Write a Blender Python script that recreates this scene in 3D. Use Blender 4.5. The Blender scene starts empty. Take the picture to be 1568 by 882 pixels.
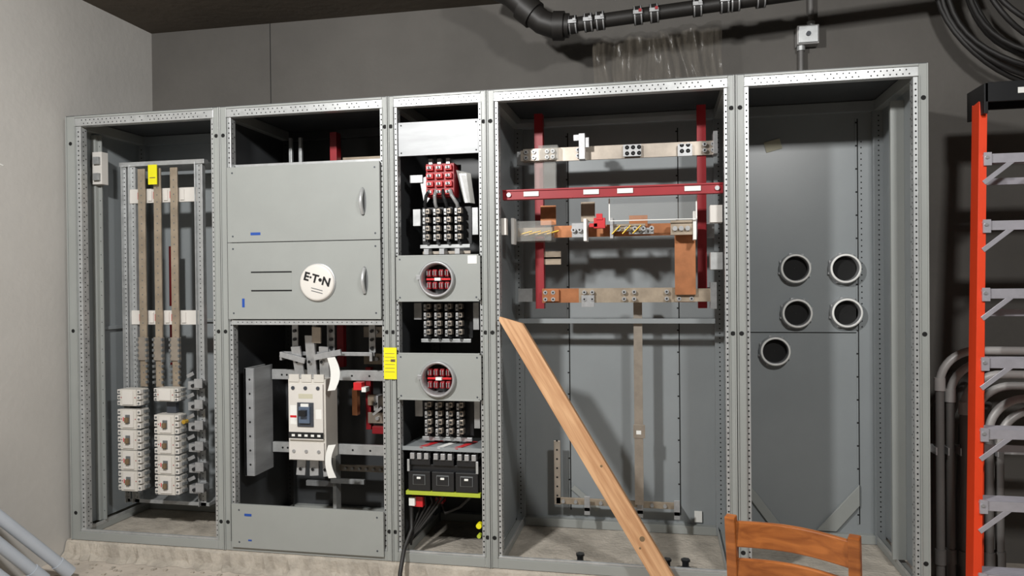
import bpy, math, random
from mathutils import Vector, Matrix
random.seed(7)
scene = bpy.context.scene
try:
    scene.view_settings.view_transform = 'Standard'
    scene.view_settings.look = 'None'
except Exception:
    pass

# ------------------------------------------------------------------ materials
def s2l(c):
    return tuple(((x/255)/12.92 if x/255 <= .04045 else ((x/255+.055)/1.055)**2.4) for x in c)

def mat(name, rgb, rough=.5, metal=0.0, var=.08, scale=6.0, bump=0.0, bscale=60, alpha=1.0, trans=0.0, stretch=None, coat=0.0):
    m = bpy.data.materials.new(name); m.use_nodes = True
    nt = m.node_tree; n = nt.nodes; l = nt.links
    bs = n['Principled BSDF']
    c = s2l(rgb)
    tc = n.new('ShaderNodeTexCoord')
    mp = n.new('ShaderNodeMapping')
    if stretch: mp.inputs['Scale'].default_value = stretch
    l.new(tc.outputs['Object'], mp.inputs['Vector'])
    no = n.new('ShaderNodeTexNoise'); no.inputs['Scale'].default_value = scale
    no.inputs['Detail'].default_value = 7; no.inputs['Roughness'].default_value = .6
    l.new(mp.outputs['Vector'], no.inputs['Vector'])
    cr = n.new('ShaderNodeValToRGB')
    cr.color_ramp.elements[0].position = .3; cr.color_ramp.elements[1].position = .7
    cr.color_ramp.elements[0].color = tuple(x*(1-var) for x in c)+(1,)
    cr.color_ramp.elements[1].color = tuple(min(1, x*(1+var)) for x in c)+(1,)
    l.new(no.outputs['Fac'], cr.inputs['Fac'])
    l.new(cr.outputs['Color'], bs.inputs['Base Color'])
    bs.inputs['Roughness'].default_value = rough
    bs.inputs['Metallic'].default_value = metal
    bs.inputs['Alpha'].default_value = alpha
    bs.inputs['Transmission Weight'].default_value = trans
    bs.inputs['Coat Weight'].default_value = coat
    if bump:
        nb = n.new('ShaderNodeTexNoise'); nb.inputs['Scale'].default_value = bscale
        nb.inputs['Detail'].default_value = 6
        l.new(mp.outputs['Vector'], nb.inputs['Vector'])
        bu = n.new('ShaderNodeBump'); bu.inputs['Strength'].default_value = bump
        bu.inputs['Distance'].default_value = .01
        l.new(nb.outputs['Fac'], bu.inputs['Height'])
        l.new(bu.outputs['Normal'], bs.inputs['Normal'])
    return m

PAINT = mat('painted_steel_grey', (152,155,152), .38, 0.0, .05, 3)
PAINTD = mat('painted_steel_panel', (142,147,149), .34, 0.0, .06, 2)
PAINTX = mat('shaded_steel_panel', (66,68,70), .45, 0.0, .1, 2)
GALV = mat('galvanised_steel', (186,188,188), .38, .45, .14, 25)
ZINC = mat('zinc_plate', (180,181,182), .36, .5, .12, 40)
PLATE = mat('brushed_zinc_sheet', (160,162,164), .5, .3, .14, 3, stretch=(1,1,6))
TIN = mat('tin_plated_busbar', (172,162,150), .36, .55, .15, 14)
TINB = mat('aged_tin_busbar', (166,152,134), .4, .4, .2, 14)
COPPER = mat('copper', (196,132,92), .32, .6, .2, 12)
BLACK = mat('black_void', (12,12,12), .8, 0, .02)
BLKPL = mat('black_plastic', (30,31,33), .35, 0, .1)
DKGREY = mat('dark_grey_plastic', (62,66,74), .45, 0, .1)
MIDGREY = mat('mid_grey_plastic', (104,107,108), .45, 0, .1)
RED = mat('red_insulator', (150,24,34), .45, 0, .1)
REDB = mat('bright_red_plastic', (205,38,44), .4, 0, .1)
WHITE = mat('white_plastic', (218,214,208), .4, 0, .04)
CREAM = mat('breaker_casing', (208,204,196), .45, 0, .05)
LABEL = mat('label_paper', (236,236,232), .7, 0, .03)
TANLAB = mat('tan_label', (196,192,170), .7, 0, .05)
YEL = mat('yellow_tag', (236,228,24), .5, 0, .04)
YELG = mat('lime_strip', (176,190,56), .5, 0, .04)
BLUE = mat('blue_sticker', (30,75,160), .5, 0, .05)
BROWN = mat('brown_toggle', (118,98,72), .5, 0, .08)
CLEAR = mat('clear_polycarbonate', (200,200,195), .1, 0, .05, alpha=.3)
CLEARX = mat('clear_guard', (190,190,185), .08, 0, .05, alpha=.08)
PLASTIC = mat('plastic_sheet', (138,130,118), .14, 0, .5, 14, alpha=.2, bump=1.0, bscale=10, stretch=(3,1,.4))
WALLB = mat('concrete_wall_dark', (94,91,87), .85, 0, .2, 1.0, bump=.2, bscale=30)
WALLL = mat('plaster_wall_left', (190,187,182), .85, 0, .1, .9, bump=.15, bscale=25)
CEIL = mat('ceiling_concrete', (98,90,80), .9, 0, .3, .9, bump=.3, bscale=20)
FLOOR = mat('dusty_concrete', (186,176,164), .9, 0, .2, 5, bump=.5, bscale=60)
PAD = mat('pad_concrete', (176,168,156), .9, 0, .25, 9, bump=.8, bscale=45)
CONDG = mat('grey_conduit', (176,174,172), .42, .1, .08, 8)
CONDD = mat('dark_conduit', (112,110,108), .5, .1, .12, 6)
PVC = mat('pvc_pipe', (176,182,190), .4, 0, .06, 5)
CABLE = mat('black_cable', (34,32,31), .55, 0, .15)
ORANGE = mat('orange_fibreglass', (235,70,32), .4, 0, .06)
ALU = mat('ladder_aluminium', (190,188,196), .36, .4, .08, 20)
IRON = mat('cast_iron_black', (34,32,30), .5, .1, .15)
BRASS = mat('brass', (205,165,60), .3, .5)

def wood(name, a, b, stretch, rough=.55):
    m = bpy.data.materials.new(name); m.use_nodes = True
    nt = m.node_tree; n = nt.nodes; l = nt.links
    bs = n['Principled BSDF']; tc = n.new('ShaderNodeTexCoord'); mp = n.new('ShaderNodeMapping')
    mp.inputs['Scale'].default_value = stretch
    l.new(tc.outputs['Object'], mp.inputs['Vector'])
    w = n.new('ShaderNodeTexNoise'); w.inputs['Scale'].default_value = 5; w.inputs['Detail'].default_value = 8
    w.inputs['Distortion'].default_value = .6
    l.new(mp.outputs['Vector'], w.inputs['Vector'])
    cr = n.new('ShaderNodeValToRGB'); cr.color_ramp.elements[0].position = .35; cr.color_ramp.elements[1].position = .65
    cr.color_ramp.elements[0].color = s2l(a)+(1,); cr.color_ramp.elements[1].color = s2l(b)+(1,)
    l.new(w.outputs['Fac'], cr.inputs['Fac']); l.new(cr.outputs['Color'], bs.inputs['Base Color'])
    bs.inputs['Roughness'].default_value = rough
    return m
PINE = wood('pine_lumber', (182,134,94), (214,170,128), (10,10,.7), .65)
CHAIRW = wood('varnished_wood', (132,72,30), (172,102,48), (1.5,8,8), .32)

# ------------------------------------------------------------------ builder
class B:
    def __init__(s): s.v=[]; s.f=[]; s.mi=[]; s.sm=[]; s.mats=[]
    def _m(s, m):
        if m not in s.mats: s.mats.append(m)
        return s.mats.index(m)
    def add(s, vs, fs, m, smooth=False):
        o=len(s.v); k=s._m(m)
        s.v += [tuple(v) for v in vs]
        for f in fs:
            s.f.append(tuple(i+o for i in f)); s.mi.append(k); s.sm.append(smooth)
    def box(s,x0,x1,y0,y1,z0,z1,m):
        vs=[(x0,y0,z0),(x1,y0,z0),(x1,y1,z0),(x0,y1,z0),(x0,y0,z1),(x1,y0,z1),(x1,y1,z1),(x0,y1,z1)]
        s.add(vs,[(0,3,2,1),(4,5,6,7),(0,1,5,4),(1,2,6,5),(2,3,7,6),(3,0,4,7)],m)
    def cb(s,cx,cy,cz,w,d,h,m): s.box(cx-w/2,cx+w/2,cy-d/2,cy+d/2,cz-h/2,cz+h/2,m)
    def obox(s,p0,p1,w,t,m,hint=(0,1,0)):
        p0=Vector(p0);p1=Vector(p1);d=(p1-p0).normalized();n=Vector(hint)
        n=(n-d*n.dot(d)).normalized();a=d.cross(n)
        vs=[]
        for p in (p0,p1):
            for (i,j) in ((-1,-1),(1,-1),(1,1),(-1,1)):
                vs.append(p+a*(i*w/2)+n*(j*t/2))
        s.add(vs,[(0,1,2,3),(7,6,5,4),(0,4,5,1),(1,5,6,2),(2,6,7,3),(3,7,4,0)],m)
    def dot(s,x,y,z,r,m,n=6,axis='Y'):
        vs=[]
        for i in range(n):
            a=2*math.pi*i/n
            if axis=='Y': vs.append((x+r*math.cos(a),y,z+r*math.sin(a)))
            else: vs.append((x,y+r*math.cos(a),z+r*math.sin(a)))
        s.add(vs,[tuple(range(n))],m)
    def dots(s,x,y,z0,z1,step,r,m,axis='Y',n=6):
        z=z0
        while z<z1:
            s.dot(x,y,z,r,m,n,axis); z+=step
    def tube(s,pts,r,m,n=14,caps=True):
        pts=[Vector(p) for p in pts]; N=len(pts)
        t0=(pts[1]-pts[0]).normalized()
        u=t0.orthogonal().normalized(); vs=[];fs=[]
        for i,p in enumerate(pts):
            if i==0: t=t0
            elif i==N-1: t=(pts[-1]-pts[-2]).normalized()
            else: t=(pts[i+1]-pts[i-1]).normalized()
            u=(u-t*u.dot(t)).normalized(); w=t.cross(u)
            rr=r[i] if isinstance(r,(list,tuple)) else r
            for k in range(n):
                a=2*math.pi*k/n; vs.append(p+(u*math.cos(a)+w*math.sin(a))*rr)
        for i in range(N-1):
            for k in range(n):
                a=i*n+k;b=i*n+(k+1)%n
                fs.append((a,b,b+n,a+n))
        s.add(vs,fs,m,True)
        if caps:
            s.add(vs[:n],[tuple(reversed(range(n)))],m); s.add(vs[-n:],[tuple(range(n))],m)
    def cyl(s,p0,p1,r,m,n=16): s.tube([p0,p1],r,m,n)
    def lathe(s,cx,cz,prof,m,n=40,yoff=0):
        vs=[];fs=[]
        for (r,y) in prof:
            for k in range(n):
                a=2*math.pi*k/n; vs.append((cx+r*math.cos(a),y+yoff,cz+r*math.sin(a)))
        for i in range(len(prof)-1):
            for k in range(n):
                a=i*n+k;b=i*n+(k+1)%n
                fs.append((a,b,b+n,a+n))
        s.add(vs,fs,m,True)
    def prism(s,poly,y0,y1,m):
        n=len(poly)
        vs=[(x,y0,z) for x,z in poly]+[(x,y1,z) for x,z in poly]
        fs=[tuple(range(n)),tuple(reversed(range(n,2*n)))]+[(i,i+n,(i+1)%n+n,(i+1)%n) for i in range(n)]
        s.add(vs,fs,m)
    def build(s,name,parent=None,bevel=0,loc=None,rot=None):
        me=bpy.data.meshes.new(name)
        if loc is None:
            xs=[v[0] for v in s.v];ys=[v[1] for v in s.v];zs=[v[2] for v in s.v]
            c=Vector(((min(xs)+max(xs))/2,(min(ys)+max(ys))/2,min(zs)))
            vv=[(v[0]-c.x,v[1]-c.y,v[2]-c.z) for v in s.v]
        else:
            c=Vector(loc); vv=s.v
        me.from_pydata(vv,[],s.f)
        for m in s.mats: me.materials.append(m)
        me.polygons.foreach_set('material_index',s.mi)
        me.polygons.foreach_set('use_smooth',s.sm)
        me.update()
        o=bpy.data.objects.new(name,me); scene.collection.objects.link(o)
        o.location=c
        if rot is not None: o.rotation_euler=rot
        if parent:
            o.parent=parent; o.location=c-parent.location
        if bevel:
            md=o.modifiers.new('bevel','BEVEL'); md.width=bevel; md.segments=2; md.limit_method='ANGLE'; md.angle_limit=math.radians(50)
        return o
def empty(name,loc):
    e=bpy.data.objects.new(name,None); e.location=loc; e.empty_display_size=.1
    scene.collection.objects.link(e); return e

# ------------------------------------------------------------------ room
FZ=-.09; CZ=2.98; WX=-.045; WY=.745; RX=6.6; NY=-6.2
b=B(); b.box(WX-.15,RX+.15,NY-.15,WY+.15,FZ-.15,FZ,FLOOR); b.build('floor')
b=B(); b.box(WX-.15,RX+.15,NY-.15,WY+.15,CZ,CZ+.15,CEIL); b.build('ceiling')
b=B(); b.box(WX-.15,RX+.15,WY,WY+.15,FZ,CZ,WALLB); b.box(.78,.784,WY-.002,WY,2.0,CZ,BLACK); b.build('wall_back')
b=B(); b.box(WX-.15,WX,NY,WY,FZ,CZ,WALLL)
b.obox((WX+.001,-.62,2.04),(WX+.001,-.36,1.97),.006,.002,LABEL,(1,0,0)); b.obox((WX+.001,-.52,2.06),(WX+.001,-.46,2.075),.012,.002,LABEL,(1,0,0))
b.obox((WX+.001,-.60,2.04),(WX+.001,-.52,2.068),.005,.002,LABEL,(1,0,0))
b.build('wall_left')
b=B(); b.box(RX,RX+.15,NY,WY,FZ,CZ,WALLB); b.build('wall_right')
b=B(); b.box(WX-.15,RX+.15,NY-.15,NY,FZ,CZ,WALLL); b.build('wall_front')
b=B(); b.box(WX+.005,4.30,.0,WY-.003,FZ,-.002,PAD)
N=160; vs=[]
for i in range(N+1):
    x=WX+.006+(4.30-WX-.01)*i/N
    vs+= [(x,.001,-.004),(x,-.006-random.random()*.008,-.010-random.random()*.008),(x,-.012-random.random()*.018,FZ+.030-random.random()*.02),(x,-.04-random.random()*.04,FZ+.001)]
fs=[]
for i in range(N):
    for k in range(3): fs.append((i*4+k,i*4+k+1,(i+1)*4+k+1,(i+1)*4+k))
b.add(vs,fs,PAD,False); b.build('concrete_pad')

# ------------------------------------------------------------------ cabinets
H=2.286
def cabinet(x0,x1,d,lw=.05,rw=.05,left_panel=True,right_panel=True,seams=(),pm=None,sm=None):
    pm=pm or PAINTD; sm=sm or PAINTD
    par=empty('switchboard_cabinet',((x0+x1)/2,d/2,0))
    g=.0015
    b=B()
    xa=x0+g; xb=x1-g
    for side in (0,1):
        w=lw if side==0 else rw
        pw=w*.66
        if side==0:
            p0,p1=xa,xa+pw; f0,f1=xa+pw,xa+w; lip0,lip1=xa,xa+.006; inner=f1+.0006; l20,l21=xa+pw-.005,xa+pw
        else:
            p0,p1=xb-pw,xb; f0,f1=xb-w,xb-pw; lip0,lip1=xb-.006,xb; inner=f0-.0006; l20,l21=xb-pw,xb-pw+.005
        b.box(p0,p1,0,.05,0,H,PAINT)
        b.box(lip0,lip1,-.006,0,.0,H,PAINT); b.box(l20,l21,-.004,0,.05,H-.05,PAINT)
        b.box(f0,f1,.010,.055,.05,H-.05,GALV)
        b.dots((f0+f1)/2,.0093,.07,H-.06,.0254,.0042,BLACK)
        b.dots(inner,.028,.07,H-.06,.0254,.004,BLACK,'X')
        b.dots(inner,.045,.08,H-.06,.0762,.004,BLACK,'X')
        for zz in (.145,1.13,2.14): b.dot((p0+p1)/2,-.0006,zz,.0105,BLACK,12)
        if side==0: r0,r1=xa,xa+.05
        else: r0,r1=xb-.05,xb
        b.box(r0,r1,d-.05,d,0,H,sm)
        b.dots((r0+r1)/2,d-.0508,.07,H-.06,.0254,.004,BLACK)
        q0,q1=(xa,xa+.045) if side==0 else (xb-.045,xb)
        b.box(q0,q1,.05,d-.05,H-.055,H-.003,PAINT)
        b.box(q0,q1,.05,d-.05,0,.03,PAINT); 
        ql=(q1-.004,q1) if side==0 else (q0,q0+.004)
        b.box(ql[0],ql[1],.05,d-.05,.03,.05,GALV)
    b.box(xa+lw*.66,xb-rw*.66,-.003,.045,H-.010,H,PAINT)
    b.box(xa+lw*.66,xb-rw*.66,.002,.045,H-.052,H-.010,GALV)
    x=xa+lw+.015
    while x<xb-rw-.01:
        b.dot(x,.0013,H-.022,.0035,BLACK); b.dot(x+.012,.0013,H-.040,.0035,BLACK); x+=.0254 if random.random()<.8 else .05
    b.box(xa+lw*.66,xb-rw*.66,.0,.045,0,.045,PAINT)
    b.box(xa+lw*.66,xb-rw*.66,.004,.02,.045,.056,GALV)
    b.box(xa+.05,xb-.05,d-.05,d,H-.055,H-.003,sm)
    b.box(xa+.05,xb-.05,d-.05,d,0,.045,PAINT)
    b.build('frame',par,bevel=.0015)
    b=B()
    b.box(xa,xb,.0,d,H,H+.003,PAINTX); b.build('top_plate',par)
    b=B()
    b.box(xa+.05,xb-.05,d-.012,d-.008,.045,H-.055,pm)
    for (ax,az,bx,bz) in seams:
        if ax==bx: b.box(ax-.004,ax+.004,d-.016,d-.012,az,bz,PAINTD); b.box(ax+.004,ax+.010,d-.0135,d-.012,az,bz,BLACK); b.dots(ax,d-.0166,az+.05,bz,.12,.005,BLACK)
        else: b.box(ax,bx,d-.018,d-.012,az-.004,az+.004,PAINTD); b.box(ax,bx,d-.0135,d-.012,az-.009,az-.004,BLACK)
    b.build('back_panel',par)
    if left_panel:
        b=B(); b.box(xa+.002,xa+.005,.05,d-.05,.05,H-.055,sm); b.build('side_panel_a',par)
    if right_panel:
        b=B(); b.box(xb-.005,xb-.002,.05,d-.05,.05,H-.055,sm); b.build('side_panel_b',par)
    return par
D=.69
S1=cabinet(-.012,.908,.61,.082,.055,True,False)
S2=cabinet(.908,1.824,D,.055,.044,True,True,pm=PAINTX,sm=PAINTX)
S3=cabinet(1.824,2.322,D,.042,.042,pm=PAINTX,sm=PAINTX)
S4=cabinet(2.322,3.464,D,.052,.046,seams=[(2.62,.09,2.62,2.2),(3.22,.09,3.22,2.2),(2.39,1.16,3.4,1.16)])
S5=cabinet(3.464,4.256,D,.058,.055,seams=[(3.54,1.096,4.13,1.096),(4.13,.09,4.13,2.2)])

b=B()
b.box(-.004,.024,.17,.20,.05,2.22,PAINT); b.box(.024,.045,.19,.198,.05,2.22,PAINT)
b.dots(.035,.1894,.1,2.2,.0762,.003,BLACK)
b.box(.02,.08,.15,.2,1.94,2.12,WHITE); b.box(.04,.075,.13,.15,1.96,2.0,GALV); b.box(.04,.075,.13,.15,2.05,2.09,GALV)
b.box(-.004,.01,.2,.55,1.12,1.14,PAINTD)
b.box(.05,.85,.552,.556,1.16,1.17,PAINT); b.box(.62,.64,.55,.575,.05,2.2,PAINT)
b.build('side_bracing',S1,bevel=.001)

# ------------------------------------------------------------------ section 1 bus rack
b=B()
for (xa,xb) in ((.118,.136),(.165,.197),(.585,.622)):
    b.box(xa,xb,.27,.30,.13,2.06,GALV)
    b.dots((xa+xb)/2,.2694,.16,2.04,.0254,.0035,BLACK)
    b.box(xa,xa+.004,.25,.27,.13,2.06,GALV)
b.box(.10,.64,.26,.30,2.05,2.075,GALV); b.box(.10,.64,.30,.54,2.06,2.066,GALV)
b.box(.10,.64,.27,.54,.13,.15,GALV)
BX=(.262,.362,.467)
for z in (1.88,1.19):
    b.box(.165,.59,.262,.28,z-.04,z+.04,WHITE)
    for x in BX: b.box(x+.026,x+.05,.255,.262,z-.03,z+.03,WHITE); b.box(x-.036,x-.024,.25,.262,z-.02,z+.02,REDB)
for x in BX:
    b.box(x-.022,x+.022,.235,.245,.80,2.03,TINB)
    b.dots(x,.2344,.84,2.0,.04,.0042,MIDGREY)
    b.box(x-.028,x+.028,.225,.245,.95,1.08,TIN)
    for k in range(9): b.box(x-.034,x-.022,.22,.24,.82+k*.03,.835+k*.03,MIDGREY); b.box(x+.022,x+.03,.22,.24,.82+k*.03,.835+k*.03,MIDGREY)
b.box(.645,.675,.40,.44,1.12,1.25,RED); b.box(.31,.335,.4,.44,1.25,1.6,RED); b.box(.31,.335,.4,.44,.9,1.15,RED)
for k in range(4): b.box(.60,.76,.42,.46,.82+k*.13,.86+k*.13,TIN); b.cyl((.7,.42,.84+k*.13),(.7,.39,.84+k*.13),.014,ZINC,8)
for k in range(6):
    z=.22+k*.115
    b.box(.565,.635,.20,.27,z,z+.045,ZINC); b.box(.61,.66,.19,.2,z+.01,z+.06,ZINC); b.cyl((.60,.2,z+.022),(.60,.188,z+.022),.01,BLKPL,8)
    b.obox((.555,.21,z+.07),(.60,.20,z+.09),.02,.006,ZINC)
b.cyl((.556,.2,.62),(.556,.17,.62),.012,BRASS,8)
b.build('vertical_busbar_rack',bevel=.001)

def breaker_unit(b,cx,z0,h,w,y0,tog=True):
    b.box(cx-w*.36,cx+w*.36,y0,y0+.075,z0+.002,z0+h-.002,CREAM)
    b.box(cx-w*.24,cx+w*.24,y0-.006,y0,z0+h*.10,z0+h*.90,WHITE)
    b.box(cx-w*.5,cx-w*.36,y0+.03,y0+.075,z0+.004,z0+h-.004,CREAM)
    b.box(cx+w*.36,cx+w*.5,y0+.03,y0+.075,z0+.004,z0+h-.004,CREAM)
    b.box(cx-w*.5,cx+w*.5,y0+.004,y0+.074,z0-.0012,z0+.0012,MIDGREY)
    n=3
    for k in range(n):
        z=z0+h*(k+.5)/n
        for s in (-1,1):
            b.box(cx+s*w*.44-.011,cx+s*w*.44+.011,y0+.006,y0+.03,z-h*.12,z+h*.12,WHITE)
            b.cyl((cx+s*w*.44,y0+.006,z),(cx+s*w*.44,y0+.002,z),.0055,MIDGREY,8)
            if k==1: b.dot(cx+s*w*.31,y0-.0006,z,.0035,RED,8)
            b.box(cx+s*w*.54-.005,cx+s*w*.54+.005,y0+.035,y0+.07,z-h*.07,z+h*.07,MIDGREY)
    if tog:
        b.box(cx-w*.09,cx+w*.10,y0-.010,y0-.006,z0+h*.3,z0+h*.72,MIDGREY)
        b.box(cx-w*.06,cx+w*.08,y0-.024,y0-.008,z0+h*.36,z0+h*.60,BROWN)
        b.box(cx-w*.21,cx-w*.17,y0-.0068,y0-.006,z0+h*.4,z0+h*.6,REDB)
def stack(cx,z0,z1,n,y0,w,top=None):
    b=B(); h=(z1-z0)/n
    for k in range(n): breaker_unit(b,cx,z0+k*h,h,w,y0)
    if top: breaker_unit(b,cx,top[0],top[1]-top[0],w,y0,False); b.box(cx-w*.2,cx+w*.2,y0+.05,y0+.075,z1,top[0],DKGREY)
    b.build('circuit_breaker_stack',bevel=.002)
stack(.236,.232,.690,4,.14,.140,(.705,.80))
stack(.468,.222,.665,4,.14,.145,(.735,.81))

# ------------------------------------------------------------------ section 2 doors
def door(name,z0,z1):
    b=B(); x0,x1=.955,1.783
    b.box(x0,x1,-.014,-.008,z0,z1,PAINT)
    b.box(x0,x1,-.008,-.001,z0,z0+.01,PAINT); b.box(x0,x1,-.008,-.001,z1-.01,z1,PAINT)
    b.box(x0,x0+.01,-.008,-.001,z0,z1,PAINT); b.box(x1-.01,x1,-.008,-.001,z0,z1,PAINT)
    for x in (x0+.03,x1-.025):
        for z in (z0+.03,z1-.03): b.dot(x,-.0146,z,.005,DKGREY,8)
    return b
def pull(b,x,z):
    n=20
    poly=[(x+.017*math.cos(2*math.pi*k/n),z+.070*math.sin(2*math.pi*k/n)) for k in range(n)]
    b.prism(poly,-.018,-.013,MIDGREY)
    pts=[(x,-.018-.026*math.sin(math.pi*k/10),z-.060+.12*k/10) for k in range(11)]
    b.tube(pts,.0095,GALV,10)
b=door('d',1.588,1.972); pull(b,1.695,1.775); b.box(1.085,1.14,-.0152,-.014,1.622,1.636,BLUE)
b.build('door_upper',S2,bevel=.0015)
b=door('d',1.195,1.584); pull(b,1.700,1.385); b.box(1.033,1.047,-.0152,-.014,1.255,1.30,BLUE)
b.box(1.085,1.31,-.0155,-.014,1.430,1.437,BLACK); b.box(1.085,1.31,-.0155,-.014,1.336,1.343,BLACK)
b.box(1.086,1.308,-.0145,-.014,1.343,1.430,PAINT)
b.lathe(1.452,1.378,[(.092,-.014),(.092,-.026),(.088,-.031),(.080,-.033),(.001,-.034)],WHITE,48)
b.lathe(1.452,1.378,[(.096,-.014),(.096,-.02),(.092,-.021)],ZINC,48)
for k in range(2): b.obox((1.425,-.0345,1.352-k*.014),(1.485,-.0345,1.337-k*.014),.003,.001,DKGREY)
b.build('door_lower',S2,bevel=.0012)
cu=bpy.data.curves.new('logo_lettering','FONT'); cu.body='E\u00b7T\u2022N'; cu.size=.058; cu.extrude=.0008; cu.align_x='CENTER'; cu.offset=.0016
cu.materials.append(BLKPL)
t=bpy.data.objects.new('logo_lettering',cu); scene.collection.objects.link(t)
t.parent=S2; t.location=Vector((1.452,-.0355,1.376))-S2.location; t.rotation_euler=(math.radians(90),math.radians(15),0)
b=B(); b.box(.957,1.783,-.014,-.001,.022,.245,PAINT)
for x in (1.0,1.75):
    for z in (.05,.215): b.dot(x,-.0146,z,.005,DKGREY,8)
b.box(1.03,1.07,-.0152,-.014,.185,.198,BLUE); b.box(1.05,1.07,-.0152,-.014,.058,.066,BLUE); b.build('kick_panel',S2,bevel=.0015)
b=B(); b.box(.962,1.785,.0,.03,1.165,1.19,GALV)
for k in range(30): b.dot(1.0+k*.026,-.0006,1.178,.003,BLACK)
b.box(.962,1.785,.05,.08,1.975,1.995,GALV)
b.build('inner_rails',S2,bevel=.001)

# main breaker assembly
b=B()
cx=1.316
b.box(cx-.105,cx+.105,.12,.26,.45,.875,CREAM)
b.box(cx-.096,cx+.096,.105,.12,.56,.85,WHITE)
b.box(cx-.098,cx+.098,.108,.12,.455,.545,WHITE)
b.box(cx-.098,cx+.098,.1035,.106,.567,.60,BLKPL)
for k in range(5): b.box(cx-.08+k*.036,cx-.062+k*.036,.1025,.104,.577,.589,LABEL)
b.box(cx-.045,cx+.045,.098,.106,.63,.755,DKGREY); b.box(cx-.03,cx+.03,.085,.1,.65,.735,mat('toggle_blue',(90,104,124),.4))
b.box(cx-.018,cx+.018,.06,.09,.69,.72,BLKPL); b.box(cx-.022,cx+.022,.09,.099,.73,.75,LABEL)
b.box(cx-.088,cx-.052,.1045,.106,.64,.74,LABEL); b.box(cx-.088,cx-.052,.1040,.106,.675,.687,REDB); b.box(cx+.055,cx+.088,.1045,.106,.67,.72,LABEL)
b.box(cx-.04,cx+.04,.1045,.106,.775,.80,TANLAB)
for k in range(3):
    x=cx-.07+k*.07
    b.cyl((x,.106,.83),(x,.101,.83),.010,DKGREY,12); b.cyl((x,.108,.50),(x,.103,.50),.009,ZINC,12)
    b.box(x-.028,x+.028,.115,.125,.86,.90,CREAM)
    b.obox((x-.005,.20,.87),(x-.016+k*.010,.17,1.04 if k!=1 else 1.10),.052,.012,ZINC,(0,1,0)); b.dot(x-.008,.164,.96,.009,BLACK,8)
    b.obox((x,.20,.46),(x+.008*k,.18,.355),.050,.012,ZINC,(0,1,0)); b.dot(x,.172,.39,.009,BLACK,8)
b.obox((cx+.035,.17,1.06),(cx+.04,.16,1.145),.05,.012,TIN,(0,1,0))
b.obox((cx+.03,.15,.985),(cx+.18,.15,1.015),.03,.015,ZINC); b.obox((cx-.17,.16,1.0),(cx-.03,.16,.965),.028,.012,ZINC)
for z0,sg in ((.82,1),(.37,-1)):
    vs=[];fs=[];N=12
    for i in range(N+1):
        a=i/N; z=z0+.17*a; off=.018*math.sin(a*math.pi)*sg
        vs+= [(cx+.13+off,.09,z),(cx+.175+off*1.5,.085,z+.006),(cx+.175+off*1.5,.088,z+.006),(cx+.13+off,.093,z)]
    for i in range(N):
        for k in range(4): fs.append((i*4+k,i*4+(k+1)%4,(i+1)*4+(k+1)%4,(i+1)*4+k))
    b.add(vs,fs,LABEL,False)
b.build('molded_case_circuit_breaker',bevel=.003)

b=B()
for z in (.875,.475):
    b.box(1.03,1.775,.275,.295,z-.025,z+.03,GALV)
    for x in (1.09,1.12,1.5,1.6,1.7,1.74): b.dot(x,.2744,z,.006,BLACK,8)
b.box(.968,.980,.10,.295,.36,.93,GALV); b.box(.968,1.022,.10,.106,.36,.93,PLATE); b.box(1.017,1.023,.106,.295,.36,.93,PLATE)
for k in range(7): b.dot(1.0,.0994,.42+k*.075,.006,BLACK,8)
b.build('breaker_mounting_rails',bevel=.0015)

b=B()
for x in (1.20,1.41,1.64):
    b.box(x-.018,x+.018,.22,.23,1.0,1.155,ZINC); b.box(x-.018,x+.018,.22,.5,1.15,1.16,TIN)
    for k in range(3): b.cyl((x,.22,1.03+k*.045),(x,.208,1.03+k*.045),.009,BLKPL,8)
b.box(1.14,1.66,.20,.215,.990,1.010,ZINC)
b.box(1.13,1.145,.18,.22,.965,1.01,ZINC); b.box(1.64,1.655,.18,.22,.965,1.01,ZINC)
for k,z in enumerate((1.10,.95,.72,.62)):
    b.box(1.50 if k<2 else 1.52,1.775,.44,.455,z-.03,z+.03,[TIN,TINB,TINB,TIN][k])
    for x in (1.58,1.70): b.cyl((x,.44,z),(x,.425,z),.011,ZINC,8)
b.box(1.33,1.37,.46,.50,.9,1.15,RED); b.box(1.50,1.53,.46,.50,.55,.9,RED)
b.box(1.54,1.585,.20,.25,.81,.85,REDB); b.box(1.585,1.61,.20,.25,.80,.825,LABEL)
b.box(1.56,1.74,.40,.43,.54,.58,RED); b.box(1.64,1.70,.456,.47,.78,.86,RED)
b.box(1.47,1.50,.34,.38,.65,.80,COPPER)
for k in range(3):
    b.box(1.60+.06*k,1.625+.06*k,.33,.42,.68,.76,ZINC); b.cyl((1.612+.06*k,.33,.72),(1.612+.06*k,.31,.72),.01,BLKPL,8); b.obox((1.60+.06*k,.32,.66),(1.65+.06*k,.32,.70),.014,.01,ZINC)
for x in (1.16,1.25): b.box(x,x+.025,.50,.53,.3,1.15,GALV)
b.box(1.32,1.36,.42,.48,1.92,2.22,RED); b.box(1.36,1.77,.50,.51,2.06,2.09,TINB)
for x in (1.07,1.13): b.box(x,x+.018,.42,.44,1.99,2.2,GALV)
b.build('horizontal_busbar_assembly',bevel=.0015)
b=B()
b.box(1.32,1.77,.50,.515,.30,.335,TIN)
for k in range(10): b.cyl((1.36+k*.042,.50,.318),(1.36+k*.042,.485,.318),.008,ZINC,8)
b.box(1.30,1.32,.45,.515,.05,.42,GALV); b.box(1.30,1.5,.42,.44,.25,.275,GALV); b.box(1.1,1.3,.52,.54,.2,.23,ZINC)
b.build('ground_busbar',bevel=.001)

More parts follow.
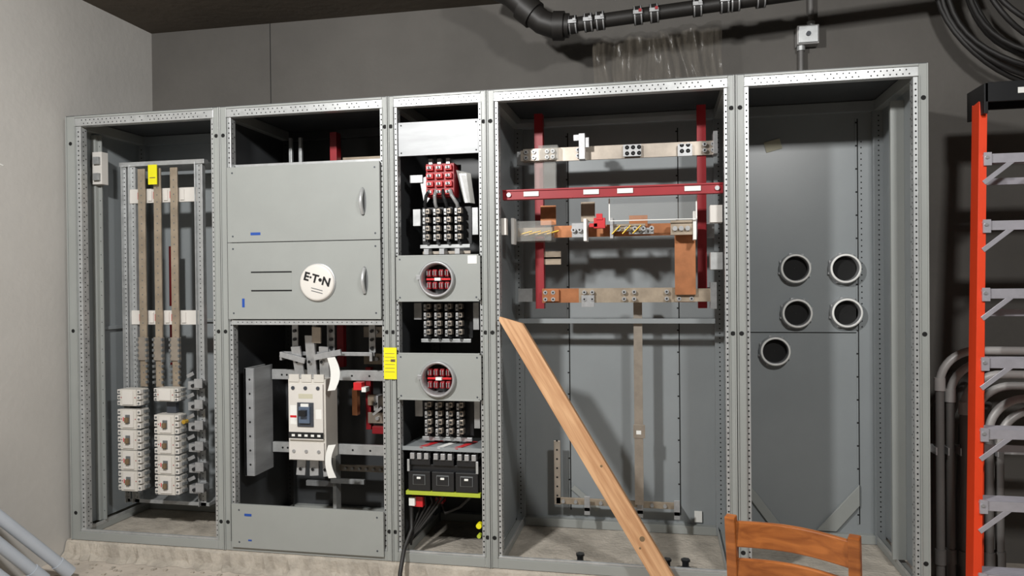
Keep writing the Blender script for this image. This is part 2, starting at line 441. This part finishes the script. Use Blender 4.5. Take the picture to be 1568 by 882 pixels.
# ------------------------------------------------------------------ section 3
XM=2.072
b=B(); b.box(1.870,2.276,.02,.026,1.995,2.16,PLATE)
for x in (1.885,2.265):
    for z in (2.01,2.145): b.dot(x,.0194,z,.004,BLACK,8)
b.build('blank_filler_plate',S3,bevel=.001)
b=B(); b.box(2.03,2.09,.3,.36,2.16,2.225,RED); b.box(1.87,2.27,.36,.37,2.17,2.2,TINB); b.build('phase_barrier',S3)

def meter(zc,z0,z1,lab=False):
    b=B()
    x0,x1=1.862,2.286; cx=XM; n=48; R=.072
    inner=[];outer=[]
    for k in range(n):
        a=2*math.pi*k/n; c,s=math.cos(a),math.sin(a)
        inner.append((cx+R*c,zc+R*s))
        tx=(x1-cx)/c if c>1e-6 else ((x0-cx)/c if c<-1e-6 else 1e9)
        tz=(z1-zc)/s if s>1e-6 else ((z0-zc)/s if s<-1e-6 else 1e9)
        t=min(abs(tx),abs(tz)); outer.append((cx+t*c,zc+t*s))
    vs=[(x,-.012,z) for x,z in inner]+[(x,-.012,z) for x,z in outer]
    b.add(vs,[(k,(k+1)%n,(k+1)%n+n,k+n) for k in range(n)],PAINT)
    for (a0,a1,c0,c1) in ((x0,x1,z0,z0+.008),(x0,x1,z1-.008,z1),(x0,x0+.008,z0,z1),(x1-.008,x1,z0,z1)):
        b.box(a0,a1,-.0125,-.001,c0,c1,PAINT)
    for x in (x0+.02,x1-.02):
        for z in (z0+.02,z1-.02): b.dot(x,-.0132,z,.0045,DKGREY,8)
    b.lathe(cx,zc,[(.088,-.012),(.089,-.030),(.084,-.036),(.078,-.036),(.074,-.028),(.072,-.012),(.072,.05)],ZINC,48)
    b.cb(cx-.088,-.026,zc+.01,.02,.024,.022,ZINC)
    b.lathe(cx,zc,[(.072,.05),(.001,.05)],BLKPL,48)
    for sx in (-.046,-.016,.016,.046):
        for sz in (-1,1):
            b.cb(cx+sx,.025,zc+sz*.030,.020,.05,.034,RED)
            b.cb(cx+sx-.006,.0,zc+sz*.030,.003,.022,.022,ZINC); b.cb(cx+sx+.006,.0,zc+sz*.030,.003,.022,.022,ZINC)
    b.cb(cx,.02,zc,.12,.03,.010,REDB); b.cb(cx,.0,zc,.03,.02,.014,LABEL)
    if lab: b.box(2.225,2.27,-.0135,-.012,z1-.045,z1-.006,LABEL)
    b.build('meter_socket',bevel=.0008)
meter(1.388,1.280,1.506,True); meter(.905,.800,1.030)

def lugs(z0,z1):
    b=B()
    b.box(1.94,2.20,.17,.18,z0-.01,z1+.01,BLKPL)
    h=z1-z0
    for i,x in enumerate((1.985,2.040,2.095,2.150)):
        b.box(x-.006,x+.006,.10,.17,z0,z1,BLKPL)
        n=4
        for k in range(n):
            z=z0+h*(k+.5)/n
            b.box(x-.014,x-.002,.080,.135,z-h/n*.40,z+h/n*.36,ZINC)
            b.box(x-.002,x+.016,.092,.13,z-h/n*.20,z+h/n*.40,TIN)
            b.cyl((x+.007,.093,z+h/n*.1),(x+.007,.089,z+h/n*.1),.006,BLKPL,8)
            b.cyl((x-.008,.081,z-h/n*.1),(x-.008,.078,z-h/n*.1),.004,BLKPL,8)
    b.box(1.90,1.94,.14,.17,z0+h*.5,z1,GALV); b.box(2.21,2.24,.14,.17,z0+h*.2,z1,GALV)
    b.box(1.94,2.20,.13,.145,z0-.03,z0-.012,GALV)
    b.build('meter_lug_block',bevel=.0012)
lugs(1.575,1.745); lugs(1.10,1.27); lugs(.605,.78)
b=B()
b.box(1.985,2.13,.10,.19,1.80,1.965,RED)
for i in range(3):
    for j in range(4):
        x=2.008+i*.048; z=1.822+j*.040
        b.cb(x,.095,z,.036,.03,.026,REDB); b.cb(x,.078,z,.022,.012,.014,ZINC); b.cyl((x,.072,z),(x,.068,z),.006,BLKPL,8)
for k in range(3): b.cb(2.01+k*.045,.11,1.975,.02,.03,.03,ZINC)
for i,x in enumerate((1.985,2.040,2.095,2.150)):
    xs=2.005+i*.036
    b.tube([(xs,.085,1.83),(xs+(x-xs)*.4,.06,1.80),(x,.075,1.76),(x,.09,1.748)],.009,ZINC if i%2 else BLKPL,8)
b.prism([(1.93,1.90),(1.985,1.92),(1.985,1.80),(1.955,1.76)],.16,.165,ZINC)
b.prism([(2.14,1.93),(2.215,1.91),(2.235,1.76),(2.18,1.77)],.10,.105,CLEAR)
b.prism([(2.14,1.92),(2.18,1.92),(2.20,1.77),(2.17,1.77)],.15,.155,ZINC)
b.box(1.88,1.95,.15,.17,1.88,1.92,ZINC); b.box(1.99,2.14,.19,.2,1.78,1.97,DKGREY)
b.build('terminal_block',bevel=.0015)
b=B(); b.box(1.95,2.20,.14,.15,1.515,1.53,TIN)
for k in range(3): b.box(1.975+k*.08,2.0+k*.08,.08,.14,1.512,1.540,ZINC)
b.build('neutral_bar',S3,bevel=.001)
b=B()
b.box(1.87,2.275,.03,.30,.552,.558,PAINTD); b.box(1.87,2.275,.028,.032,.545,.565,PAINTD)
for k in range(3): b.obox((1.96+k*.09,.028,.5605),(2.02+k*.09,.2,.5605),.03,.002,[REDB,LABEL,REDB][k],(0,0,1))
b.build('divider_shelf',S3)
b=B()
b.box(1.888,2.262,.06,.24,.34,.47,BLKPL)
for k in range(3):
    x=1.954+k*.121
    b.box(x-.056,x+.056,.035,.06,.345,.44,BLKPL)
    b.box(x-.032,x+.032,.030,.036,.375,.425,LABEL if 0 else MIDGREY); b.box(x-.029,x+.029,.028,.031,.378,.422,BLKPL); b.box(x-.010,x+.010,.024,.03,.405,.415,LABEL)
    b.box(x-.053,x+.053,.045,.2,.47,.50,BLKPL)
    for j in range(3):
        xx=x-.036+j*.036
        b.cb(xx,.06,.515,.022,.05,.03,ZINC); b.cyl((xx,.06,.53),(xx,.06,.542),.008,BLKPL,8)
        b.tube([(xx,.10,.5),(xx+.01,.14,.525),(xx,.2,.538)],.006,CABLE,8)
b.box(1.885,2.265,.03,.06,.324,.343,YELG)
for x in (1.90,2.25): b.box(x-.006,x+.006,.028,.034,.44,.50,GALV)
b.build('black_circuit_breaker',bevel=.0025)
b=B()
b.box(1.895,1.955,.08,.12,.25,.30,REDB); b.box(1.89,1.92,.06,.08,.26,.30,LABEL); b.box(2.0,2.04,.15,.2,.25,.28,RED)
b.cyl((2.258,.05,.19),(2.258,.02,.19),.014,YEL,12); b.cyl((2.258,.05,.14),(2.258,.02,.14),.010,YELG,12)
for k in range(5):
    b.tube([(1.93+k*.03,.1,.30),(1.92+k*.035,.13,.22+.02*k),(1.90+k*.01,.08,.14),(1.895,.07,.06+k*.01)],.006,CABLE,8)
b.tube([(1.895,.08,.25),(1.90,.07,.14),(1.895,-.03,.075),(1.895,-.09,-.02),(1.90,-.11,-.078)],.011,CABLE,10)
b.tube([(2.0,.2,.28),(2.05,.16,.2),(2.13,.15,.24),(2.2,.1,.31)],.008,CABLE,8)
b.build('control_wiring')
b=B(); b.box(1.794,1.860,-.0115,-.0085,.90,1.055,YEL)
for k in range(6): b.box(1.80,1.85,-.0122,-.0115,.935+k*.018,.937+k*.018,BROWN)
b.box(1.83,1.853,-.0122,-.0115,.985,.998,BROWN); b.build('warning_tag')
b=B(); b.box(.330,.385,.205,.209,1.935,2.045,YEL); b.box(.34,.375,.2045,.205,1.97,1.975,BROWN); b.box(.352,.362,.209,.234,2.02,2.03,YEL); b.build('warning_tag')

# ------------------------------------------------------------------ section 4 bus
b=B()
b.box(2.378,3.417,.09,.13,1.772,1.818,RED); b.box(2.378,3.417,.084,.132,1.812,1.820,RED)
for x in (2.52,2.81,2.97,3.28): b.box(x-.037,x+.037,.083,.0845,1.785,1.808,LABEL)
for x in (2.41,3.39): b.cyl((x,.09,1.795),(x,.08,1.795),.011,ZINC,10)
b.build('red_insulator_bar',bevel=.001)
b=B()
for x in (2.51,3.337): b.box(x-.022,x+.022,.38,.43,1.23,2.25,RED)
for z in (2.20,1.16): b.box(2.385,3.40,.43,.45,z-.01,z+.015,PAINTD)
b.box(2.43,3.41,.365,.377,1.995,2.065,TIN)
b.box(2.42,2.60,.35,.365,2.0,2.055,TIN)
for x in (2.45,2.49,2.56,2.59,2.72,2.73,2.97,3.0,3.03,3.24,3.27,3.35,3.39):
    for z in (2.015,2.045): b.cyl((x,.352,z),(x,.340,z),.011,ZINC,8); b.cyl((x,.340,z),(x,.339,z),.005,BLKPL,8)
b.box(2.73,2.76,.30,.36,1.99,2.12,ZINC); b.box(2.75,2.78,.31,.32,2.05,2.10,ZINC); b.box(2.70,2.73,.33,.34,2.09,2.12,ZINC); b.box(2.95,3.04,.34,.352,2.0,2.06,ZINC)
b.box(3.22,3.29,.34,.352,1.99,2.05,ZINC)
b.box(2.50,2.61,.30,.34,1.83,1.98,CLEAR); b.box(2.52,2.62,.31,.35,2.0,2.07,CLEAR)
b.box(3.39,3.41,.3,.4,1.99,2.1,ZINC)
b.box(2.60,3.28,.30,.312,1.595,1.655,COPPER)
b.box(2.53,2.61,.30,.31,1.66,1.76,COPPER); b.box(2.74,2.81,.28,.29,1.67,1.77,TINB); b.box(2.98,3.07,.27,.28,1.64,1.695,COPPER)
b.box(3.20,3.30,.285,.299,1.30,1.66,COPPER)
b.box(2.40,2.60,.20,.36,1.575,1.675,CLEAR)
b.box(2.40,2.415,.18,.24,1.56,1.69,LABEL)
for k in range(4): b.cyl((2.44+k*.045,.22,1.61),(2.50+k*.045,.22,1.625),.005,BRASS,8)
b.box(2.42,2.60,.25,.27,1.60,1.645,TINB)
b.box(2.76,2.775,.20,.30,1.57,1.68,LABEL); b.box(2.70,2.76,.22,.23,1.59,1.66,ZINC)
b.box(2.89,2.905,.20,.30,1.58,1.68,ZINC); b.box(2.905,3.06,.22,.24,1.615,1.65,TINB); b.box(2.98,3.10,.23,.25,1.60,1.63,ZINC)
for x in (2.71,2.74,2.93,2.97,3.01,3.05,3.09):
    b.cyl((x,.22,1.625),(x,.20,1.625),.012,ZINC,10); b.cyl((x,.20,1.625),(x,.199,1.625),.005,BLKPL,8)
for k in range(3): b.cyl((2.90+k*.05,.19,1.60),(2.94+k*.05,.19,1.64),.004,BRASS,8)
b.box(3.18,3.29,.20,.24,1.59,1.66,TINB); b.box(3.285,3.30,.18,.26,1.565,1.70,LABEL)
for x in (3.20,3.23,3.26): b.cyl((x,.20,1.62),(x,.185,1.62),.012,ZINC,8)
b.cb(2.84,.2,1.655,.055,.04,.05,REDB); b.cb(2.84,.19,1.685,.03,.03,.03,REDB); b.cb(2.81,.19,1.645,.04,.02,.018,REDB)
for x in (2.89,3.30): b.box(x-.003,x+.003,.16,.165,1.66,1.77,LABEL)
b.box(2.89,3.30,.16,.164,1.66,1.664,LABEL); b.box(2.893,3.297,.161,.163,1.664,1.77,CLEARX)
b.box(2.53,3.30,.33,.342,1.262,1.335,COPPER); b.box(2.72,3.20,.329,.33,1.262,1.335,TINB); b.box(3.20,3.40,.31,.33,1.265,1.33,TINB)
b.box(3.37,3.40,.3,.36,1.23,1.36,ZINC)
for x in (2.55,2.59,2.75,2.79,2.95,3.0,3.16,3.22,3.28):
    for z in (1.28,1.315): b.cyl((x,.33,z),(x,.306,z),.011,ZINC,8); b.cyl((x,.306,z),(x,.305,z),.005,BLKPL,8)
b.box(2.735,2.80,.31,.325,1.24,1.30,ZINC); b.box(2.545,2.62,.31,.325,1.27,1.33,COPPER)
for z in (1.50,1.53): b.box(2.53,2.62,.40,.42,z-.04,z,TINB)
for z in (1.30,1.62,2.03): b.box(2.385,2.50,.43,.46,z-.035,z+.035,GALV); b.box(3.34,3.40,.43,.46,z-.035,z+.035,GALV)
b.box(2.99,3.035,.46,.468,.20,1.29,TIN); b.box(2.99,3.035,.342,.468,1.27,1.29,TIN); b.box(2.985,3.045,.455,.462,.55,.62,TIN); b.box(3.0,3.025,.4525,.455,.57,.59,LABEL)
b.build('copper_busbar_assembly',bevel=.0012)
b=B()
b.box(2.55,2.585,.56,.57,.15,.50,TIN); b.box(2.56,3.20,.56,.572,.155,.19,TINB)
for k in range(9): b.cyl((2.6+k*.068,.56,.172),(2.6+k*.068,.545,.172),.010,ZINC,8)
for x in (2.72,3.0,3.19): b.box(x,x+.03,.50,.67,.14,.16,ZINC); b.box(x,x+.03,.5,.506,.12,.22,ZINC)
b.dots(2.567,.5594,.2,.5,.05,.006,BLACK)
b.build('ground_busbar',bevel=.001)
b=B()
for (z0,z1) in ((1.64,1.72),(1.42,1.5)):
    b.box(3.36,3.415,.12,.2,z0,z1,WHITE if z0>1.6 else GALV)
b.box(2.376,2.40,.06,.1,1.60,1.68,WHITE); b.box(3.30,3.34,.665,.672,.06,.12,LABEL)
b.box(2.57,2.63,.665,.6695,2.08,2.12,TANLAB)
b.build('post_brackets',S4)
for (x,y) in ((2.74,.10),(3.149,.10),(3.235,.11)):
    b=B(); b.cyl((x,y,-.002),(x,y,.02),.026,BLKPL,14); b.cyl((x,y,.02),(x,y,.05),.016,BLKPL,14); b.cyl((x,y,.05),(x,y,.06),.022,BLKPL,6); b.build('anchor_bolt')

b=B()
b.obox((2.64,.668,.22),(2.78,.668,.10),.03,.004,PAINT,(0,1,0)); b.build('corner_brace',S4)
b=B()
b.prism([(3.525,.36),(3.525,.29),(3.70,.05),(3.76,.05)],.660,.672,PAINT); b.prism([(4.135,.30),(4.135,.19),(4.02,.05),(3.92,.05)],.660,.672,PAINT)
b.build('corner_brace',S5,bevel=.003)
b=B(); b.obox((3.68,.674,2.07),(3.76,.674,2.09),.055,.002,TANLAB,(0,1,0)); b.dots(4.155,.6772,1.12,2.1,.03,.004,BLACK)
b.build('sticker',S5)
b=B(); b.box(4.19,4.2,.3,.32,.05,2.2,PAINT); b.box(4.2,4.249,.3,.305,.05,2.2,PAINT); b.build('side_stiffener',S5)

for (x,z) in ((3.824,1.427),(4.068,1.424),(3.83,1.192),(4.074,1.194),(3.72,.992)):
    b=B()
    b.lathe(x,z,[(.080,.677),(.081,.662),(.079,.650),(.075,.632),(.066,.628),(.063,.634),(.062,.676)],ZINC,40)
    b.lathe(x,z,[(.075,.631),(.070,.627),(.066,.628)],LABEL,40)
    b.lathe(x,z,[(.062,.674),(.001,.674)],BLACK,40)
    for k in range(8):
        a=2*math.pi*k/8+.3; b.cb(x+.079*math.cos(a),.665,z+.079*math.sin(a),.012,.012,.012,ZINC)
    b.build('conduit_hub')

# ------------------------------------------------------------------ wooden plank
p0=Vector((2.432,-.030,1.195)); p1=Vector((3.222,-.13,-.088))
d=(p1-p0); L=d.length; zax=-d.normalized()
n=Vector((0,-1,0)); n=(n-zax*n.dot(zax)).normalized(); xax=n.cross(zax)*1
b=B(); w=.089; tk=.038
prof=[(-w/2,-.035),(w/2,.035),(w/2,L-.05),(-w/2+.012,L+.035),(-w/2,L+.02)]
vs=[(x,-tk/2,z) for x,z in prof]+[(x,tk/2,z) for x,z in prof]; k=len(prof)
b.add(vs,[tuple(range(k)),tuple(reversed(range(k,2*k)))]+[(i,i+k,(i+1)%k+k,(i+1)%k) for i in range(k)],PINE)
for (px,pz,r) in ((.01,.36,.012),(-.015,.14,.010),(.02,.72,.006),(-.02,.33,.005)):
    b.dot(px,-tk/2-.0006,pz,r,BROWN,14); b.dot(px,tk/2+.0006,pz,r,BROWN,14)
o=b.build('wooden_plank',loc=(0,0,0),bevel=.002)
M=Matrix.Identity(4)
X=xax
if X.x<0: X=-X
Yv=zax.cross(X)
for i in range(3): M[i][0]=X[i]; M[i][1]=Yv[i]; M[i][2]=zax[i]; M[i][3]=p1[i]
o.matrix_world=M

# ------------------------------------------------------------------ chair
b=B(); W=.345; ph=.745
for x in (0,W):
    b.obox((x,.0,.0),(x,.03,.42),.032,.034,CHAIRW,(0,1,0)); b.obox((x,.03,.42),(x,-.01,ph),.032,.030,CHAIRW,(0,1,0))
    b.obox((x*.94+.01,.40,0),(x*.94+.01,.36,.42),.032,.034,CHAIRW,(0,1,0))
    b.box(x-.012,x+.012,.02,.38,.19,.215,CHAIRW); b.box(x-.012,x+.012,.02,.38,.375,.41,CHAIRW)
def rail(z0,z1,bow=.03,yc=0):
    N=12; vs=[];fs=[]
    for i in range(N+1):
        a=i/N; x=.01+a*(W-.02); y=yc-bow*math.sin(math.pi*a)
        dz=.004*math.sin(math.pi*a)
        vs+=[(x,y-.009,z0+dz),(x,y+.009,z0+dz),(x,y+.009,z1+dz),(x,y-.009,z1+dz)]
    for i in range(N):
        for k in range(4): fs.append((i*4+k,i*4+(k+1)%4,(i+1)*4+(k+1)%4,(i+1)*4+k))
    b.add(vs,fs,CHAIRW,False)
rail(.650,.728,-.028,.0); rail(.52,.612,-.028,.01)
b.prism([(-.01,.415),(W+.01,.415),(W+.01,.445),(-.01,.445)],.02,.41,CHAIRW)
b.box(.0,W,.375,.395,.36,.41,CHAIRW); b.box(0,W,.39,.405,.2,.22,CHAIRW)
b.build('wooden_chair',bevel=.004,loc=(3.338,-1.112,FZ),rot=(0,0,math.atan2(-.13,.318)))

# ------------------------------------------------------------------ stepladder
b=B()
def rp(s,z,dy=0):
    a=(z-FZ)/(2.12-FZ)
    return Vector((4.715+s*(.322-.13*a),-.10+.25*a+dy,z))
for s in (-1,1):
    b.obox(rp(s,FZ+.005),rp(s,2.14),.032,.012,ORANGE,(0,1,0))
    b.obox(rp(s,FZ+.02)+Vector((s*.013,.035,0)),rp(s,2.14)+Vector((s*.013,.035,0)),.006,.07,ORANGE,(0,1,0))
    b.obox(rp(s,FZ+.02)+Vector((0,.07,0)),rp(s,2.14)+Vector((0,.07,0)),.032,.006,ORANGE,(0,1,0))
    b.obox(rp(s,FZ),rp(s,FZ+.10),.05,.04,BLKPL,(0,1,0))
    b.obox(rp(s*.80,FZ+.005,.15),rp(s*.84,2.10,.10),.03,.03,ORANGE,(0,1,0))
for k in range(7):
    z=1.90-.293*k
    l=rp(-1,z);r=rp(1,z)
    b.box(l.x,r.x,l.y-.010,l.y+.085,z-.004,z+.004,ALU); b.box(l.x,r.x,l.y-.016,l.y-.010,z-.034,z+.006,ALU); b.box(l.x,r.x,l.y+.08,l.y+.085,z-.028,z,ALU)
    for j in range(9): 
        yy=l.y-.005+j*.010; b.box(l.x+.02,r.x-.02,yy,yy+.003,z+.004,z+.007,ALU)
    for s in (-1,1):
        q=rp(s,z-.12); e=rp(s,z-.015)
        b.obox((q.x-s*.004,q.y-.009,q.z),(e.x-s*.13,e.y-.009,e.z),.020,.005,ALU,(0,1,0))
        b.box(min(e.x,e.x-s*.03),max(e.x,e.x-s*.03),e.y-.022,e.y-.012,z-.045,z+.012,ALU)
        b.cyl((e.x-s*.01,e.y-.022,z-.01),(e.x-s*.01,e.y-.028,z-.01),.007,ZINC,8)
    if k%2==0:
        a=rp(-.82,z-.1,.13);c=rp(.82,z-.1,.13); b.obox(a,c,.03,.01,ALU,(0,1,0))
tp=rp(0,2.12)
b.box(4.525,4.905,tp.y-.045,tp.y+.13,2.185,2.215,BLKPL); b.box(4.515,4.915,tp.y-.05,tp.y-.035,2.13,2.21,BLKPL); b.box(4.515,4.915,tp.y+.12,tp.y+.135,2.13,2.21,BLKPL)
b.box(4.51,4.525,tp.y-.05,tp.y+.135,2.08,2.21,BLKPL); b.box(4.905,4.92,tp.y-.05,tp.y+.135,2.08,2.21,BLKPL)
b.box(4.64,4.80,tp.y-.0515,tp.y-.05,2.16,2.185,LABEL)
b.build('stepladder',bevel=.003)

# ------------------------------------------------------------------ conduits right
for i in range(6):
    b=B(); x=4.415+i*.052; zt=1.03-i*.055; R=.16; y=.36+.02*(i%2)
    pts=[(x,y,FZ+.0),(x,y,.3),(x,y,zt-R)]
    arc=[(x+R-R*math.cos(a),y,zt-R+R*math.sin(a)) for a in [math.pi/2*k/10 for k in range(1,11)]]
    b.tube(pts,.019,CONDD); b.tube([pts[-1]]+arc+[(5.45,y,zt)],.019,CONDG)
    b.cyl((x,y,zt-R-.03),(x,y,zt-R+.03),.024,CONDG); b.cyl((x,y,.02),(x,y,.09),.024,CONDD)
    b.build('electrical_conduit')
for i in range(5):
    b=B(); x=4.44+i*.055; y=.50
    b.tube([(x,y,FZ),(x,y,.3),(x+.02,y+.02,.75-.05*i),(x+.1,y+.12,.85-.05*i),(x+.16,y+.23,.87-.05*i)],.019,CONDD); b.build('electrical_conduit')
b=B(); b.box(4.36,4.86,.402,.425,.54,.575,GALV)
for i in range(6): b.box(4.415+i*.052-.0255,4.415+i*.052-.0200,.335,.402,.54,.575,ZINC)
b.build('strut_channel')

# ------------------------------------------------------------------ pipes bottom-left
for k,(dy,dx,m) in enumerate(((0,0,PVC),(-.10,-.055,PVC),(-.26,-.02,PVC))):
    b=B(); a=Vector((.235+dx,-.285+dy,-.055)); e=a+Vector((-.14-dx*.3,-.258,.35))*1.55
    if e.x<WX+.035: e=a+(e-a)*((a.x-(WX+.035))/(a.x-e.x))
    b.tube([a,a+(e-a)*.5,e],.028,m,20); b.tube([a-(e-a)*.0,a+(e-a)*.12],.032,m,20); b.build('pvc_pipe')

# ------------------------------------------------------------------ overhead
b=B()
pts=[(2.18,.35,2.975),(2.38,.35,2.87),(2.48,.35,2.77),(2.54,.35,2.715),(2.60,.35,2.69),(2.68,.35,2.685)]
b.tube(pts,.062,IRON,20)
b.tube([(2.44,.35,2.805),(2.50,.35,2.752)],.074,IRON,20); b.tube([(2.60,.35,2.69),(2.655,.35,2.686)],.074,IRON,20)
def pp(x): return (x,.35,2.685+(x-2.65)*.062)
b.tube([pp(2.66),pp(4.6)],.036,IRON,20)
for x in (2.70,2.78,2.84,3.03,3.11,3.32,3.45,3.50,3.62):
    b.tube([pp(x-.022),pp(x+.022)],.046,CABLE,20)
    for dx in (-.016,.016): b.tube([pp(x+dx-.003),pp(x+dx+.003)],.048,ZINC,20)
    px=pp(x); b.cb(px[0],.300,px[2],.045,.014,.018,ZINC); b.cb(px[0]+.012,.293,px[2]+.006,.014,.012,.014,RED if int(x*100)%2 else ZINC)
b.build('drain_pipe')
b=B(); NX,NZ=90,18; vs=[];fs=[]
x0,x1=2.78,3.46
rr=[random.uniform(-1,1) for _ in range(40)]
for j in range(NZ+1):
    v=j/NZ
    for i in range(NX+1):
        u=i/NX; x=x0+(x1-x0)*u - (v-.5)*.08*(u-.5) + .012*math.sin(v*5+u*9)
        y=.52+.022*math.sin(u*30+1.5*v+1.5*math.sin(u*7))+.016*math.sin(u*71+v*4+rr[int(u*39)]*.6)*(1-.4*v)+.012*math.sin(v*6+u*15)
        z=2.30+ v*(.36+.05*u) + .006*math.sin(u*21)
        vs.append((x,y+.04*(1-v),z))
for j in range(NZ):
    for i in range(NX):
        a=j*(NX+1)+i; fs.append((a,a+1,a+NX+2,a+NX+1))
b.add(vs,fs,PLASTIC,True); b.build('plastic_sheeting')
b=B(); b.box(3.845,3.955,WY-.07,WY,2.605,2.705,CONDG); b.box(3.85,3.95,WY-.078,WY-.07,2.61,2.70,GALV)
b.cyl((3.90,WY-.08,2.655),(3.90,WY-.088,2.655),.012,DKGREY); b.cyl((3.92,WY-.035,2.70),(3.92,WY-.035,2.975),.014,CONDD); b.cyl((3.87,WY-.035,2.30),(3.87,WY-.035,2.61),.014,CONDD)
b.cyl((3.92,WY-.035,2.70),(3.92,WY-.035,2.73),.021,GALV); b.cyl((3.87,WY-.035,2.58),(3.87,WY-.035,2.61),.021,GALV)
b.build('junction_box',bevel=.004)
b=B()
for k in range(8):
    R=.36+.033*k; cx=5.05+.02*math.sin(k*2.1); cz=2.87+.015*math.cos(k*1.7); yy=.5+.022*(k%4)
    pts=[]
    a0=math.asin(min(1,(CZ-.01-cz)/R))
    for j in range(31):
        a=math.pi-a0+ (math.pi+2*a0)*j/30
        pts.append((cx+R*math.cos(a),yy+.02*math.sin(j*.5+k),cz+R*math.sin(a)*(1+.02*math.sin(k))))
    b.tube(pts,.0125,CABLE,10)
b.build('cable_coil')
b=B()
for k in range(110):
    x=random.uniform(0,2.4); y=-.085-abs(random.gauss(0,.10)); r=random.uniform(.003,.010)
    b.cb(x,y,FZ+r*.4,r*2,r*1.6,r*.9,PAD)
b.build('concrete_debris')

# ------------------------------------------------------------------ lights
def area(name,loc,tgt,size,power,col=(1,.99,.97)):
    l=bpy.data.lights.new(name,'AREA'); l.size=size; l.energy=power; l.color=col
    o=bpy.data.objects.new(name,l); scene.collection.objects.link(o); o.location=loc
    o.rotation_euler=(Vector(tgt)-Vector(loc)).to_track_quat('-Z','Y').to_euler()
area('work_light_main',(1.5,-2.75,2.92),(1.8,0,.4),.18,118)
area('fill_light_side',(4.1,-2.7,2.92),(4.0,0,.4),.25,66)  # added fill, no real fixture: brightens the right-hand section, ladder and conduits
w=bpy.data.worlds.new('world'); scene.world=w; w.use_nodes=True
w.node_tree.nodes['Background'].inputs[0].default_value=(.9,.95,1,1); w.node_tree.nodes['Background'].inputs[1].default_value=.1

# ------------------------------------------------------------------ camera
th=math.radians(11.4); pi_=math.radians(.45); ro=math.radians(.57)
right0=Vector((math.cos(th),math.sin(th),0)); f0=Vector((-math.sin(th),math.cos(th),0)); up=Vector((0,0,1))
fwd=f0*math.cos(pi_)-up*math.sin(pi_); up0=up*math.cos(pi_)+f0*math.sin(pi_)
R=right0*math.cos(ro)-up0*math.sin(ro); U=right0*math.sin(ro)+up0*math.cos(ro)
cam=bpy.data.cameras.new('camera'); co=bpy.data.objects.new('camera',cam); scene.collection.objects.link(co)
M=Matrix.Identity(4)
for i in range(3): M[i][0]=R[i]; M[i][1]=U[i]; M[i][2]=-fwd[i]
M[0][3]=3.133; M[1][3]=-3.447; M[2][3]=1.37
co.matrix_world=M; cam.lens=26; cam.sensor_width=36; cam.clip_start=.05
scene.camera=co
